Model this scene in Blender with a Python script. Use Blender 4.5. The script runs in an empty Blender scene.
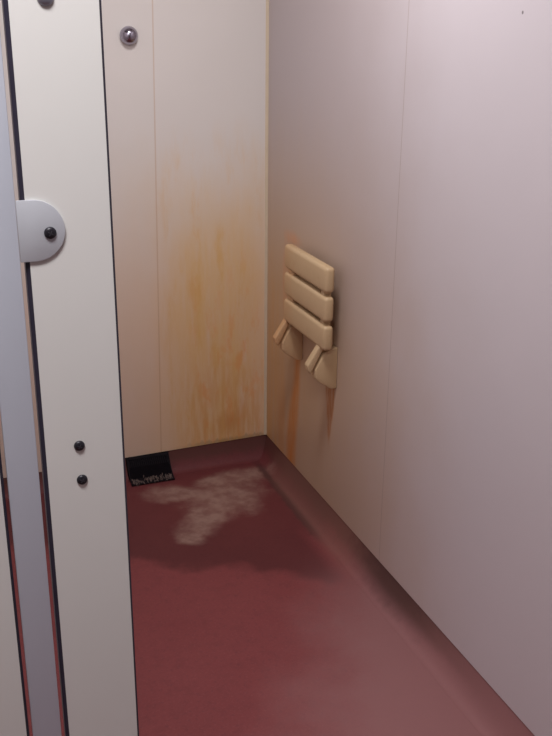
import bpy, bmesh, math, random
from mathutils import Matrix, Vector

# ---------------------------------------------------------------- camera
R = ((0.9342, 0.1168, -0.3371), (-0.3567, 0.3290, -0.8743), (0.0088, 0.9370, 0.3491))
R = Matrix(((0.0,)*3,)*3) + Matrix(R)
cx, cy, cz = R.col[0].normalized(), None, R.col[2].normalized()
cx = R.col[0].normalized(); cz = (R.col[2] - cx * R.col[2].dot(cx)).normalized(); cy = cz.cross(cx)
CAM = Vector((-1.132, -3.030, 1.55))
cam_data = bpy.data.cameras.new('camera')
cam = bpy.data.objects.new('camera', cam_data)
bpy.context.scene.collection.objects.link(cam)
M = Matrix.Identity(4)
for i, c in enumerate((cx, cy, cz)):
    for r in range(3):
        M[r][i] = c[r]
M.translation = CAM
cam.matrix_world = M
cam_data.sensor_fit = 'VERTICAL'
cam_data.sensor_height = 36.0
cam_data.lens = 950.0 * 36.0 / 736.0
cam_data.clip_start = 0.02
bpy.context.scene.camera = cam

# ---------------------------------------------------------------- world, light, exposure
sc = bpy.context.scene
world = bpy.data.worlds.new('world'); sc.world = world
world.use_nodes = True
world.node_tree.nodes['Background'].inputs[0].default_value = (0.9, 0.9, 1.0, 1)
world.node_tree.nodes['Background'].inputs[1].default_value = 0.0

ZC = 2.42
LAMPS = [(-1.22, -2.5, 20.5, 0.5), (-0.56, -1.12, 15.8, 0.34)]        # x, y, watts, length
for lx, ly, watts, ln in LAMPS:
    ld = bpy.data.lights.new('ceiling_lamp_light', 'AREA')
    ld.shape = 'RECTANGLE'; ld.size = ln; ld.size_y = 0.28
    ld.energy = watts; ld.color = (1.0, 0.965, 0.975)
    lo = bpy.data.objects.new('ceiling_lamp_light', ld)
    lo.location = (lx, ly, ZC - 0.075)
    sc.collection.objects.link(lo)

sc.view_settings.view_transform = 'Standard'
sc.view_settings.look = 'None'
sc.view_settings.gamma = 1.0
sc.view_settings.use_curve_mapping = False
sc.view_settings.exposure = 0.0

# ---------------------------------------------------------------- helpers
COL = sc.collection


def obj(name, bm, mat, parent=None, kind=None, smooth=None):
    bmesh.ops.recalc_face_normals(bm, faces=bm.faces)
    me = bpy.data.meshes.new(name)
    bm.to_mesh(me); bm.free()
    me.materials.append(mat)
    if smooth is not None:
        me.polygons.foreach_set('use_smooth', [True] * len(me.polygons))
        me.set_sharp_from_angle(angle=math.radians(smooth))
    o = bpy.data.objects.new(name, me)
    COL.objects.link(o)
    if parent:
        o.parent = parent
        o.matrix_parent_inverse = parent.matrix_basis.inverted()
    if kind:
        o['kind'] = kind
    return o


def thing(name, label, cat, loc, group=None):
    o = bpy.data.objects.new(name, None); COL.objects.link(o)
    o.empty_display_size = 0.05
    o.location = loc
    o['label'] = label; o['category'] = cat
    if group: o['group'] = group
    return o


def box(bm, x0, x1, y0, y1, z0, z1, bev=0.0, seg=2):
    r = bmesh.ops.create_cube(bm, size=1.0)
    vs = r['verts']
    for v in vs:
        v.co = Vector(((x0 + x1) / 2 + v.co.x * (x1 - x0), (y0 + y1) / 2 + v.co.y * (y1 - y0), (z0 + z1) / 2 + v.co.z * (z1 - z0)))
    if bev:
        es = list({e for v in vs for e in v.link_edges})
        bmesh.ops.bevel(bm, geom=es, offset=bev, segments=seg, profile=0.5, affect='EDGES')
    return bm


def BX(*a, **k):
    return box(bmesh.new(), *a, **k)


def prism(bm, prof, axis, a0, a1, bev=0.0, seg=2):
    """prof: list of 2D points; axis 'y': (x,z) extruded in y; 'x': (y,z); 'z': (x,y)"""
    def P(p, a):
        if axis == 'y': return (p[0], a, p[1])
        if axis == 'x': return (a, p[0], p[1])
        return (p[0], p[1], a)
    A = [bm.verts.new(P(p, a0)) for p in prof]
    B = [bm.verts.new(P(p, a1)) for p in prof]
    n = len(prof)
    fs = [bm.faces.new(A), bm.faces.new(B[::-1])]
    for i in range(n):
        fs.append(bm.faces.new((A[i], B[i], B[(i + 1) % n], A[(i + 1) % n])))
    bmesh.ops.recalc_face_normals(bm, faces=fs)
    if bev:
        es = list({e for f in fs for e in f.edges})
        bmesh.ops.bevel(bm, geom=es, offset=bev, segments=seg, profile=0.5, affect='EDGES')
    return bm


def lathe_y(bm, cx_, y0, cz_, prof, n=32):
    """prof: (radius, depth towards the viewer, i.e. -y); closed at both ends"""
    rings = []
    for r, d in prof:
        if r < 1e-6:
            rings.append([bm.verts.new((cx_, y0 - d, cz_))])
        else:
            rings.append([bm.verts.new((cx_ + r * math.cos(2 * math.pi * k / n), y0 - d, cz_ + r * math.sin(2 * math.pi * k / n))) for k in range(n)])
    for a, b in zip(rings, rings[1:]):
        for k in range(n):
            k2 = (k + 1) % n
            if len(a) == 1 and len(b) > 1: bm.faces.new((a[0], b[k], b[k2]))
            elif len(b) == 1 and len(a) > 1: bm.faces.new((a[k], b[0], a[k2]))
            elif len(a) > 1: bm.faces.new((a[k], b[k], b[k2], a[k2]))
    if len(rings[0]) > 1: bm.faces.new(rings[0])
    if len(rings[-1]) > 1: bm.faces.new(rings[-1])
    return bm


# ---------------------------------------------------------------- node expressions
class NT:
    def __init__(s, name, rough=0.5, metal=0.0, spec=0.5):
        s.mat = bpy.data.materials.new(name); s.mat.use_nodes = True
        s.t = s.mat.node_tree
        s.bsdf = s.t.nodes['Principled BSDF']
        s.bsdf.inputs['Roughness'].default_value = rough
        s.bsdf.inputs['Metallic'].default_value = metal
        s.bsdf.inputs['Specular IOR Level'].default_value = spec
        g = s.t.nodes.new('ShaderNodeNewGeometry')
        s.P = g.outputs['Position']
        sp = s.t.nodes.new('ShaderNodeSeparateXYZ'); s.t.links.new(s.P, sp.inputs[0])
        s.x, s.y, s.z = (X(s, o) for o in sp.outputs)

    def put(s, inp, v):
        if isinstance(v, X): v = v.o
        if isinstance(v, bpy.types.NodeSocket): s.t.links.new(v, inp)
        elif isinstance(v, (tuple, list)): inp.default_value = tuple(v) + ((1,) if len(v) == 3 and inp.type == 'RGBA' else ())
        else: inp.default_value = v

    def m(s, op, *a, clamp=False):
        n = s.t.nodes.new('ShaderNodeMath'); n.operation = op; n.use_clamp = clamp
        for i, v in enumerate(a): s.put(n.inputs[i], v)
        return X(s, n.outputs[0])

    def noise(s, scale, sx=1, sy=1, sz=1, detail=4, rough=0.55, off=(0, 0, 0)):
        mp = s.t.nodes.new('ShaderNodeMapping'); mp.inputs['Scale'].default_value = (sx, sy, sz); mp.inputs['Location'].default_value = off
        s.t.links.new(s.P, mp.inputs[0])
        n = s.t.nodes.new('ShaderNodeTexNoise'); n.inputs['Scale'].default_value = scale
        n.inputs['Detail'].default_value = detail; n.inputs['Roughness'].default_value = rough
        s.t.links.new(mp.outputs[0], n.inputs['Vector'])
        return X(s, n.outputs[0])

    def step(s, v, a, b):                      # smooth 0..1 as v goes a -> b (a may exceed b)
        n = s.t.nodes.new('ShaderNodeMapRange'); n.interpolation_type = 'SMOOTHSTEP'
        lo_, hi_ = (a, b) if a < b else (b, a)
        s.put(n.inputs[0], v); n.inputs[1].default_value = lo_; n.inputs[2].default_value = hi_
        n.inputs[3].default_value = 0.0 if a < b else 1.0; n.inputs[4].default_value = 1.0 if a < b else 0.0
        return X(s, n.outputs[0])

    def mix(s, a, b, fac):
        n = s.t.nodes.new('ShaderNodeMix'); n.data_type = 'RGBA'
        s.put(n.inputs[0], fac)
        s.put(n.inputs[6], a); s.put(n.inputs[7], b)
        return n.outputs[2]

    def ell(s, u, v, cu, cv, ru, rv, rot=0.0):  # elliptical distance, 1 on the rim
        c, q = math.cos(rot), math.sin(rot)
        du, dv = u - cu, v - cv
        a = (du * c + dv * q) * (1 / ru); b = (dv * c - du * q) * (1 / rv)
        return s.m('SQRT', a * a + b * b)

    def color(s, c): s.put(s.bsdf.inputs['Base Color'], c); return s

    def rough(s, v): s.put(s.bsdf.inputs['Roughness'], v); return s

    def bump(s, h, strength=0.2, dist=0.002):
        n = s.t.nodes.new('ShaderNodeBump'); n.inputs['Strength'].default_value = strength; n.inputs['Distance'].default_value = dist
        s.put(n.inputs['Height'], h); s.t.links.new(n.outputs[0], s.bsdf.inputs['Normal']); return s


class X:
    def __init__(s, nt, o): s.nt, s.o = nt, o
    def __add__(s, b): return s.nt.m('ADD', s, b)
    __radd__ = __add__
    def __mul__(s, b): return s.nt.m('MULTIPLY', s, b)
    __rmul__ = __mul__
    def __sub__(s, b): return s.nt.m('SUBTRACT', s, b)
    def __rsub__(s, b): return s.nt.m('SUBTRACT', b, s)
    def abs(s): return s.nt.m('ABSOLUTE', s)
    def max(s, b): return s.nt.m('MAXIMUM', s, b)
    def min(s, b): return s.nt.m('MINIMUM', s, b)
    def clamp(s): return s.nt.m('ADD', s, 0.0, clamp=True)


def simple(name, col, rough=0.5, metal=0.0, var=0.06, scale=30, spec=0.5):
    n = NT(name, rough, metal, spec)
    k = n.noise(scale)
    n.color(n.mix(tuple(c * (1 - var) for c in col), tuple(min(1, c * (1 + var)) for c in col), k))
    return n


# ---- wall laminate with age stains -------------------------------------------------
WALL = (0.71, 0.675, 0.64)
def mat_back():
    n = NT('back_wall_laminate', 0.42)
    big = n.noise(3.0, detail=3)
    c = n.mix(tuple(v * 0.96 for v in WALL), tuple(v * 1.04 for v in WALL), big)
    st = n.noise(22, 1, 1, 0.10, detail=5, rough=0.6) * 0.6 + n.noise(11, 1, 1, 0.35, detail=6, off=(5, 0, 3)) * 0.4          # long vertical runs
    fine = n.noise(70, 1, 1, 0.12, detail=4, off=(3, 0, 1))
    blot = n.noise(6, 1, 1, 0.7, detail=5, off=(7, 2, 1))
    # broad yellow-brown film on the lower part of the wall
    film = n.step(n.z + (blot - 0.5) * 0.5, 1.30, 0.35) * n.step(n.x, -0.75, -0.25)
    c = n.mix(c, (0.76, 0.50, 0.245), film * (0.58 + 0.22 * n.step(st, 0.30, 0.70)))
    low = n.step(n.z, 1.15, 0.5)
    c = n.mix(c, (0.80, 0.58, 0.42), low * 0.50)
    # golden runs
    band = n.step((n.x + 0.19).abs() + (blot - 0.5) * 0.14, 0.26, 0.04)
    vert = n.step(n.z + (st - 0.5) * 0.9, 1.15, 0.70)
    c = n.mix(c, (0.76, 0.47, 0.10), band * vert * (0.26 + 0.34 * n.step(st * 0.7 + fine * 0.3, 0.34, 0.68)))
    c = n.mix(c, (0.68, 0.33, 0.11), n.step(n.z + (blot - 0.5) * 0.5, 0.48, 0.12) * n.step(fine, 0.36, 0.64) * n.step((n.x + 0.15).abs(), 0.26, 0.03) * 0.62)
    pat = n.noise(13, 1, 1, 0.22, detail=6, rough=0.65, off=(8, 0, 4))
    c = n.mix(c, (0.72, 0.43, 0.13), n.step(pat, 0.50, 0.66) * n.step(n.z, 1.25, 0.95) * n.step((n.x + 0.20).abs(), 0.24, 0.10) * 0.50)
    c = n.mix(c, (0.80, 0.66, 0.56), n.step(n.noise(17, 1, 1, 0.16, detail=6, off=(0, 3, 9)), 0.54, 0.70) * film * 0.45)
    pat2 = n.noise(24, 1, 1, 0.35, detail=6, rough=0.65, off=(2, 0, 6))
    c = n.mix(c, (0.78, 0.33, 0.10), n.step(pat2, 0.50, 0.66) * n.step(n.z, 0.95, 0.25) * n.step((n.x + 0.15).abs(), 0.20, 0.06) * 0.55)
    c = n.mix(c, (0.62, 0.27, 0.09), n.step(n.ell(n.x, n.z, -0.135, 0.155, 0.06, 0.055) + (pat2 - 0.5) * 2.0, 1.1, 0.2) * 0.50)
    # thin orange joint and pale corner bead are further down; grime just above the skirting
    seam = n.step((n.x + 0.378 + (1.588 - n.z) * 0.016).abs(), 0.0032, 0.0008)
    c = n.mix(c, (0.50, 0.29, 0.14), seam * 0.40)
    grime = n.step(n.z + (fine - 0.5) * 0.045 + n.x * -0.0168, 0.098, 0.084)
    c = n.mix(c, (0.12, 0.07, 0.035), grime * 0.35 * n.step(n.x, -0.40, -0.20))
    n.color(c)
    return n.bump(n.noise(400), 0.08, 0.0006).mat


def mat_right():
    n = NT('right_wall_laminate', 0.40)
    big = n.noise(2.2, detail=3)
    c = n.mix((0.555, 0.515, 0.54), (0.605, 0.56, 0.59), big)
    st = n.noise(24, 1, 1, 0.09, detail=5, off=(1, 5, 2))
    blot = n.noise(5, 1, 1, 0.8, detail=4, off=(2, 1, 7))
    fine = n.noise(90, 1, 1, 0.15, detail=4, off=(5, 2, 0))
    # shade painted into the laminate colour: greyer and darker towards the far corner
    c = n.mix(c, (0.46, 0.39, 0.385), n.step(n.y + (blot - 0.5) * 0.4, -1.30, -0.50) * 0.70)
    # yellow-brown film towards the corner and the floor
    film = n.step(n.y + (blot - 0.5) * 0.3, -1.45, -0.15) * n.step(n.z + (st - 0.5) * 0.2, 1.45, 0.45)
    c = n.mix(c, (0.56, 0.37, 0.19), film * (0.70 + 0.28 * st))
    low = n.step(n.z + (blot - 0.5) * 0.3, 0.75, 0.1) * n.step(n.y, -1.5, -0.5)
    c = n.mix(c, (0.47, 0.33, 0.25), low * 0.45)
    corner = n.step(n.y + (st - 0.5) * 0.1, -0.22, -0.02) * n.step(n.z + (blot - 0.5) * 0.4, 1.0, 0.25)
    c = n.mix(c, (0.58, 0.33, 0.13), corner * (0.40 + 0.5 * n.step(st, 0.4, 0.65)))
    wob = (n.noise(14, 0.2, 1, 1, detail=3) - 0.5) * 0.02
    # rust run below the far bracket
    cy_ = n.step(n.z, 0.46, 0.12) * 0.045 - 0.290
    w = 0.022 + n.step(n.z, 0.47, 0.18) * 0.018
    d = (n.y + wob - cy_).abs() - w
    run1 = n.step(d, 0.022, -0.022) * n.step(n.z, 0.53, 0.49)
    c = n.mix(c, (0.56, 0.20, 0.035), run1 * (0.55 + 0.40 * n.step(fine, 0.35, 0.7)))
    # broad faint run left of it
    run1b = n.step((n.y + wob + 0.15).abs(), 0.055, 0.01) * n.step(n.z + (blot - 0.5) * 0.3, 0.50, 0.2)
    c = n.mix(c, (0.55, 0.25, 0.08), run1b * 0.5)
    # rust run below the near bracket, tapering to a point
    w2 = n.step(n.z, 0.24, 0.50) * 0.034
    d2 = (n.y + wob * 0.6 + 0.560).abs() - w2
    run2 = n.step(d2, 0.010, -0.008) * n.step(n.z, 0.24, 0.33) * n.step(n.z, 0.53, 0.49)
    c = n.mix(c, (0.42, 0.155, 0.045), run2 * (0.40 + 0.5 * n.step(fine, 0.4, 0.6)))
    # rust bloom over the top far end of the seat
    e = n.ell(n.y, n.z, -0.235, 0.870, 0.085, 0.030, 0.0)
    c = n.mix(c, (0.70, 0.30, 0.12), n.step(e + (fine - 0.5) * 1.2, 1.2, 0.1) * 0.5)
    e3 = n.ell(n.y, n.z, -0.175, 0.72, 0.035, 0.16, 0.0)
    c = n.mix(c, (0.66, 0.30, 0.12), n.step(e3 + (fine - 0.5) * 0.8, 1.2, 0.3) * 0.4)
    # sheet joint and one small dark nick high on the wall
    seam = n.step((n.y + 0.931).abs(), 0.0022, 0.0008)
    c = n.mix(c, (0.33, 0.25, 0.22), seam * 0.6)
    nick = n.step(n.ell(n.y, n.z, -1.387, 1.557, 0.0030, 0.0035), 1.2, 0.7)
    c = n.mix(c, (0.08, 0.06, 0.07), nick * 0.8)
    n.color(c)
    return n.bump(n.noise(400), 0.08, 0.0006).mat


# ---- red-brown safety vinyl --------------------------------------------------------
def mat_floor():
    n = NT('red_brown_vinyl', 0.70, spec=0.28)
    big = n.noise(5, detail=4)
    mid = n.noise(26, detail=5, off=(4, 1, 0))
    fine = n.noise(160, detail=3)
    c = n.mix((0.195, 0.043, 0.046), (0.235, 0.058, 0.060), big)
    c = n.mix(c, (0.17, 0.040, 0.044), n.step(mid, 0.45, 0.75) * 0.5)
    c = n.mix(c, (0.30, 0.11, 0.10), n.step(fine, 0.50, 0.8) * 0.35)
    c = n.mix(c, (0.10, 0.03, 0.045), n.step(n.noise(110, detail=3, off=(6, 1, 0)), 0.52, 0.75) * 0.35)
    # damp area round the drain, ragged front edge
    edge = n.y + 0.45 * n.x * -1.0 * 0.0
    lim = n.y + 0.675 + (n.x + 0.41) * 0.62 + (big - 0.5) * 0.30 + (mid - 0.5) * 0.06
    damp = n.step(lim, -0.06, 0.05)
    damp = damp * n.step(n.x, -0.05, -0.12).max(n.step(n.y + (mid - 0.5) * 0.1, -0.70, -0.52))
    rim = n.step(lim, 0.46, 0.02) * 0.22 + 0.50
    c = n.mix(c, (0.070, 0.016, 0.019), damp * rim)
    # walked-off, pale pinkish area near the wall in front
    pale = n.step(n.x + (n.y + 1.0) * -0.55 * 1.0 + (big - 0.5) * 0.35 + (mid - 0.5) * 0.08, -0.40, 0.04) * n.step(n.y + (big - 0.5) * 0.2, -0.62, -0.95)
    c = n.mix(c, (0.275, 0.135, 0.135), pale * 0.80)
    # dried scum left by the water
    W = (n.noise(8, detail=6, rough=0.65, off=(1, 9, 0)) - 0.5) * 1.6
    a = n.ell(n.x, n.y, -0.20, -0.150, 0.150, 0.060, 0.10)
    b = n.ell(n.x, n.y, -0.250, -0.265, 0.155, 0.115, 0.75)
    d = n.ell(n.x, n.y, -0.350, -0.375, 0.135, 0.075, 1.0)
    f = n.ell(n.x, n.y, -0.40, -0.19, 0.125, 0.055, -0.2)
    g_ = n.ell(n.x, n.y, -0.435, -0.495, 0.045, 0.045)
    e = a.min(b).min(d).min(f).min(g_)
    scum = n.step(e + W, 1.35, 0.50)
    tex = n.noise(19, detail=4, rough=0.55, off=(2, 2, 0))
    c = n.mix(c, (0.37, 0.25, 0.205), scum * (0.34 + 0.38 * n.step(tex, 0.34, 0.66)))
    # dark grime in the angle of the cove on the right
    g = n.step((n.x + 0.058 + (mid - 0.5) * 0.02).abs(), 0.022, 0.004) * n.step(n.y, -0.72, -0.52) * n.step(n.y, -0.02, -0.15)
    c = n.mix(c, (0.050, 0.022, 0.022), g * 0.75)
    # brown dirt along the top of the skirting
    t = n.step(n.z + (mid - 0.5) * 0.03, 0.016, 0.050) * n.step(n.y, -1.60, -1.10)
    c = n.mix(c, (0.085, 0.040, 0.030), t * 0.62)
    br = n.step(n.x, -0.085, -0.035) * n.step(n.y + (mid - 0.5) * 0.3, -0.95, -0.70) * n.step(n.y, -0.06, -0.25)
    c = n.mix(c, (0.22, 0.105, 0.085), br * 0.55)
    t2 = n.step(n.ell(n.x, n.y, 0.0, -1.02, 0.045, 0.26) + (mid - 0.5) * 0.9, 1.2, 0.2)
    c = n.mix(c, (0.050, 0.026, 0.022), t2 * 0.55)
    n.color(c)
    n.rough(0.70 - damp * 0.10)
    return n.bump(fine, 0.15, 0.0006).mat


# ---- the rest ----------------------------------------------------------------------
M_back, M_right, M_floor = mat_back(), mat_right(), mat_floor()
M_room = simple('painted_wall', (0.66, 0.60, 0.60), 0.6).mat
M_ceil = simple('ceiling_paint', (0.72, 0.69, 0.68), 0.8).mat
M_panel = simple('white_laminate', (0.715, 0.715, 0.69), 0.42, var=0.015, scale=8).mat
M_edge = simple('dark_panel_core', (0.028, 0.024, 0.042), 0.45, var=0.2).mat
M_post = simple('grey_anodised_metal', (0.53, 0.565, 0.64), 0.45, 0.2, var=0.02, scale=12).mat
M_plate = simple('silver_grey_plate', (0.53, 0.555, 0.60), 0.45, 0.2, var=0.03, scale=60).mat
M_screw = simple('black_screw', (0.018, 0.017, 0.024), 0.38, 0.3, var=0.1).mat
M_slot = simple('screw_recess', (0.10, 0.10, 0.12), 0.4, 0.6).mat
M_greycap = simple('grey_screw', (0.25, 0.25, 0.30), 0.35, 0.6).mat
M_chrome = simple('chrome', (0.38, 0.36, 0.43), 0.18, 1.0, var=0.02).mat
M_seal = simple('sealant', (0.62, 0.52, 0.38), 0.5, var=0.08).mat
M_grate = simple('dark_grate', (0.008, 0.006, 0.009), 0.75, var=0.2, spec=0.15).mat
M_pit = simple('drain_pit', (0.004, 0.003, 0.005), 0.9, spec=0.1).mat
M_lint = simple('grey_lint', (0.13, 0.095, 0.085), 0.95, var=0.4, scale=120).mat
M_diff = simple('lamp_diffuser', (0.9, 0.9, 0.9), 0.5).mat


def mat_cream(name, rust):
    n = NT(name, 0.42)
    k = n.noise(12, detail=4); f = n.noise(45, detail=5, off=(3, 3, 3))
    c = n.mix((0.55, 0.395, 0.225), (0.61, 0.45, 0.27), k)
    far = n.step(n.y + (f - 0.5) * 0.14, -0.42, -0.32)
    c = n.mix(c, (0.62, 0.29, 0.11), far * rust)
    c = n.mix(c, (0.45, 0.28, 0.14), n.step(f, 0.60, 0.78) * 0.35)
    return n.color(c).mat


M_cream = mat_cream('cream_plastic', 0.22)
M_cream_r = mat_cream('cream_plastic_rusty', 0.50)

# ---------------------------------------------------------------- room shell
XL, YF = -2.6, -5.6
SK = 0.08
obj('floor', BX(XL - .05, .05, YF - .05, .05, -.06, 0), M_floor, kind='structure')
obj('ceiling', BX(XL - .05, .05, YF - .05, .05, ZC, ZC + .05), M_ceil, kind='structure')
DROP = 0.0168                                               # the back skirting falls slightly towards the drain
bm = BX(XL - .05, 0.0, 0.0, .05, SK, ZC)
for v in bm.verts:
    if v.co.z < SK + .001: v.co.z += DROP * v.co.x
obj('wall_back', bm, M_back, kind='structure')
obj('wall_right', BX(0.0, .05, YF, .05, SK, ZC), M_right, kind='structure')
obj('wall_left', BX(XL - .05, XL, YF, 0.0, 0, ZC), M_room, kind='structure')
obj('wall_front', BX(XL - .05, .05, YF - .05, YF, 0, ZC), M_room, kind='structure')
obj('wall_partition', BX(-1.185, -1.15, -1.96, -0.006, 0.0, 2.05), M_room, kind='structure')


def cove(n=14, r=0.058, top=SK, inset=0.004):
    """cross-section of the coved skirting: the vinyl runs up the wall in a hollow curve"""
    pts = [(0.05, 0.0), (0.05, top), (inset, top), (inset - 0.002, top * 0.93)]
    for k in range(1, n + 1):
        u = k / n
        pts.append((inset - 0.002 - (r - 0.002) * u, top * 0.93 * (1 - u) ** 2.3 + 0.0003))
    pts.append((inset - r, 0.0))
    return pts


prism_bm = prism(bmesh.new(), cove(), 'y', YF, 0.05)
obj('baseboard_right', prism_bm, M_floor, kind='structure', smooth=35)
DX0, DX1 = -0.532, -0.378                                  # drain opening in the back skirting
bm = bmesh.new()
prism(bm, cove(), 'x', DX1, -0.0005)
prism(bm, cove(), 'x', -1.15, DX0)
for v in bm.verts:
    v.co.z *= 1 + DROP * v.co.x / SK
obj('baseboard_back', bm, M_floor, kind='structure', smooth=35)

# pale bead of sealant in the corner
bm = prism(bmesh.new(), [(0.0, 0.0), (-0.010, 0.0), (-0.007, -0.0015), (-0.002, -0.0025), (0.0, -0.003)], 'z', SK + .001, ZC)
obj('trim_1', bm, M_seal, kind='structure', smooth=40)

# ---------------------------------------------------------------- screws
def screw(x, y, z, r, parent, mat=M_screw, slot=True):
    prof = [(r, 0.0), (r, r * .12), (r * .93, r * .30), (r * .72, r * .46), (r * .4, r * .55), (0, r * .57)]
    s = obj('screw', lathe_y(bmesh.new(), x, y, z, prof), mat, parent, smooth=50)
    if slot:
        bm = bmesh.new()
        for a in (0.5, 0.5 + math.pi / 2):
            q = bmesh.new(); box(q, -r * .45, r * .45, -.0004, .0004, -r * .07, r * .07)
            q.transform(Matrix.Translation((x, y - r * .56, z)) @ Matrix.Rotation(a, 4, 'Y'))
            me = bpy.data.meshes.new('t'); q.to_mesh(me); q.free(); bm.from_mesh(me); bpy.data.meshes.remove(me)
        obj('screw_recess', bm, M_slot, s)
    return s


# ---------------------------------------------------------------- panels
PY, PT = -2.0, 0.016
# right-hand narrow panel
PX0, PX1 = -1.0210, -0.9312
t = thing('cubicle_panel', 'narrow white laminate panel with dark edges and black screws, right of the grey metal post', 'panel', ((PX0 + PX1) / 2, PY, 0))
obj('panel_face', BX(PX0, PX1, PY, PY + PT, 0.0, 2.02), M_panel, t)
e = obj('panel_edge', prism(bmesh.new(), [(PX0, PY + .0), (PX0 - .0045, PY + .0035), (PX0 - .0045, PY + PT), (PX0, PY + PT)], 'z', 0, 2.02), M_edge, t)
e['label'] = 'dark chamfered left edge'
e = obj('panel_edge', prism(bmesh.new(), [(PX1, PY), (PX1, PY + PT), (PX1 + .0026, PY + PT), (PX1 + .0026, PY + .0014)], 'z', 0, 2.02), M_edge, t)
e['label'] = 'thin dark right edge'
screw(-0.982, PY, 1.072, .0064, t); screw(-0.9815, PY, 1.0275, .0064, t)
s_ = screw(-0.985, PY, 1.564, .0085, t, M_greycap, False); s_['label'] = 'grey dome screw cap at the top'
# left-hand panel, cut off by the picture's edge
QX1 = -1.0745
t = thing('cubicle_panel', 'white panel with a dark edge at the lower left corner, left of the grey post', 'panel', (-1.5, PY, 0))
obj('panel_face', BX(XL, QX1, PY, PY + PT, 0.0, 2.02), M_panel, t)
obj('panel_edge', prism(bmesh.new(), [(QX1, PY), (QX1 + .0035, PY + .0025), (QX1 + .0035, PY + PT), (QX1, PY + PT)], 'z', 0, 2.02), M_edge, t)
# the gap between the panels is closed by a grey post standing a little proud
t = thing('metal_post', 'upright grey metal post with a rounded screw plate, between the two white panels', 'post', (-1.047, PY, 0))
FY = PY - 0.003
obj('post_bar', BX(-1.0668, -1.0312, FY, FY + .010, 0.0, 2.02, bev=.001, seg=2), M_post, t, smooth=40)
zc_, rr = 1.3305, 0.0332
prof = [(-1.0308, zc_ + rr), (-1.0145, zc_ + rr)]
for k in range(1, 24):
    a = math.pi / 2 - math.pi * k / 24
    prof.append((-1.0145 + rr * math.cos(a), zc_ + rr * math.sin(a)))
prof += [(-1.0145, zc_ - rr), (-1.0308, zc_ - rr)]
pl = obj('screw_plate', prism(bmesh.new(), prof, 'y', PY - .0030, PY - .0002, bev=.0005, seg=2), M_plate, t, smooth=40)
pl['label'] = 'half-round silver plate'
screw(-0.9975, PY - .003, 1.3275, .0066, pl)

# ---------------------------------------------------------------- chrome knob on the back wall
t = thing('wall_knob', 'round chrome knob high on the back wall beside the white panel', 'knob', (-0.457, 0, 1.485))
k = 0.0275
obj('knob_head', lathe_y(bmesh.new(), -0.457, 0, 1.485, [(k * .90, .003), (k * .985, .006), (k, .010), (k * .96, .016), (k * .86, .0225), (k * .70, .028), (k * .50, .032), (k * .26, .0345), (0, .0353)], 48), M_chrome, t, smooth=60)
obj('knob_base', lathe_y(bmesh.new(), -0.457, 0, 1.485, [(k * .97, 0), (k * .97, .002), (k * .90, .0032), (k * .4, .0045)], 40), M_chrome, t, smooth=40)

# ---------------------------------------------------------------- folded shower seat
t = thing('shower_seat', 'cream plastic three-slat shower seat folded up on two wedge brackets, right wall', 'shower seat', (0, -0.475, 0.50))
SY0, SY1 = -0.634, -0.308
edges = [(0.7995, 0.8765), (0.7120, 0.7885), (0.6240, 0.7010)]
for z0, z1 in edges:
    obj('slat', BX(-0.060, -0.028, SY0, SY1, z0, z1, bev=.012, seg=4), M_cream, t, smooth=50)
for y0, y1 in ((SY0 + .026, SY0 + .047), (SY1 - .062, SY1 - .020)):
    obj('side_rail', BX(-0.053, -0.027, y0, y1, 0.640, 0.868, bev=.004, seg=2), M_cream_r, t, smooth=50)
block = [(0.0, .622), (-.022, .619), (-.044, .606), (-.071, .556), (-.070, .531), (-.058, .518), (-.018, .491), (0.0, .491)]
arm = [(-.030, .690), (-.048, .690), (-.053, .650), (-.059, .628), (-.095, .573), (-.093, .556), (-.083, .547), (-.077, .560), (-.048, .615), (-.036, .640)]
for ye in (-0.605, -0.335):
    b = obj('wall_bracket', prism(bmesh.new(), block, 'y', ye, ye + .034, bev=.003, seg=3), M_cream, t, smooth=50)
    a = obj('seat_arm', prism(bmesh.new(), arm, 'y', ye + .004, ye + .030, bev=.003, seg=3), M_cream_r, t, smooth=50)
    q = bmesh.new()
    q2 = lathe_y(q, 0, 0, 0, [(.004, -.0), (.004, .024)], 16)
    q2.transform(Matrix.Translation((-.066, ye + .017, .556)) @ Matrix.Rotation(math.radians(90), 4, 'Z'))
    obj('hinge_pin', q2, M_greycap, a)

# ---------------------------------------------------------------- drain grate in the back skirting
t = thing('drain_grate', 'small black ribbed drain grate at the foot of the back wall', 'drain', ((DX0 + DX1) / 2, -.04, 0))
TOPY, TOPZ, BOTY, BOTZ = -0.006, 0.0715, -0.090, 0.003
obj('grate_back', prism(bmesh.new(), [(TOPY + .045, TOPZ - .002), (TOPY + .004, TOPZ - .004), (BOTY + .012, .0005), (.04, .0005)], 'x', DX0 + .003, DX1 - .003), M_pit, t)
bm = bmesh.new()
def sl(u, h=0.0):
    """point at fraction u down the slope, h above it"""
    # slope sags a little like the cove behind it
    y = TOPY + (BOTY - TOPY) * u; z = TOPZ + (BOTZ - TOPZ) * u - 0.016 * math.sin(math.pi * u)
    nx, nz = -0.66, 0.75
    return (y + nx * h, z + nz * h)
for x0, x1 in ((DX0, DX0 + .006), (DX1 - .006, DX1)):
    prism(bm, [sl(i / 8, .003) for i in range(9)] + [sl(i / 8, -.004) for i in range(8, -1, -1)], 'x', x0, x1)
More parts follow.
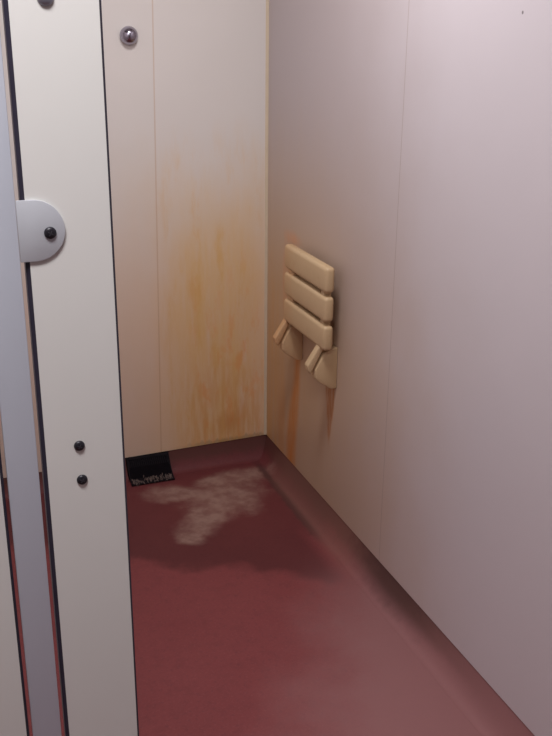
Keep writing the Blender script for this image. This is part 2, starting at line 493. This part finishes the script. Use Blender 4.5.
for u0, u1 in ((0, .06), (.93, 1.0)):
    prism(bm, [sl(u0, .003), sl(u1, .003), sl(u1, -.003), sl(u0, -.003)], 'x', DX0, DX1)
obj('grate_frame', bm, M_grate, t)
bm = bmesh.new()
nb = 20
for i in range(nb):
    x = DX0 + .009 + (DX1 - DX0 - .018) * i / (nb - 1)
    prism(bm, [sl(j / 8, .002) for j in range(9)] + [sl(j / 8, -.003) for j in range(8, -1, -1)], 'x', x - .0018, x + .0018)
obj('grate_ribs', bm, M_grate, t)
random.seed(4)
bm = bmesh.new()
for i in range(150):
    u = min(.97, max(.52, random.gauss(.80, .10)))
    x = random.uniform(DX0 + .008, DX1 - .008)
    if random.random() < .5: x = random.choice((-.51, -.455, -.40)) + random.gauss(0, .012)
    x = min(DX1 - .008, max(DX0 + .008, x))
    y, z = sl(u, .001 + random.random() * .0025)
    L = random.uniform(.006, .018); a = math.pi / 2 + random.gauss(0, .45)
    q = bmesh.new(); bmesh.ops.create_icosphere(q, subdivisions=1, radius=1)
    q.transform(Matrix.Translation((x, y, z)) @ Matrix.Rotation(math.radians(41), 4, 'X') @ Matrix.Rotation(a, 4, 'Z') @ Matrix.Diagonal((L * .5, .0016, .0010, 1)))
    me = bpy.data.meshes.new('t'); q.to_mesh(me); q.free(); bm.from_mesh(me); bpy.data.meshes.remove(me)
o = obj('lint', bm, M_lint, t, smooth=60); o['kind'] = 'stuff'; o['label'] = 'grey lint caught on the ribs'

# ---------------------------------------------------------------- ceiling lamp of the ante-room (above and behind the camera)
for (lx, ly, watts, ln), lab in zip(LAMPS, ('long white ceiling light over the ante-room in front of the cubicle', 'short white ceiling light over the shower cubicle')):
    t = thing('ceiling_light', lab, 'lamp', (lx, ly, ZC))
    h = ln / 2
    obj('lamp_body', BX(lx - h - .03, lx + h + .03, ly - .17, ly + .17, ZC - .055, ZC, bev=.006), M_room, t)
    obj('lamp_shade', BX(lx - h - .01, lx + h + .01, ly - .15, ly + .15, ZC - .070, ZC - .052, bev=.004), M_diff, t)
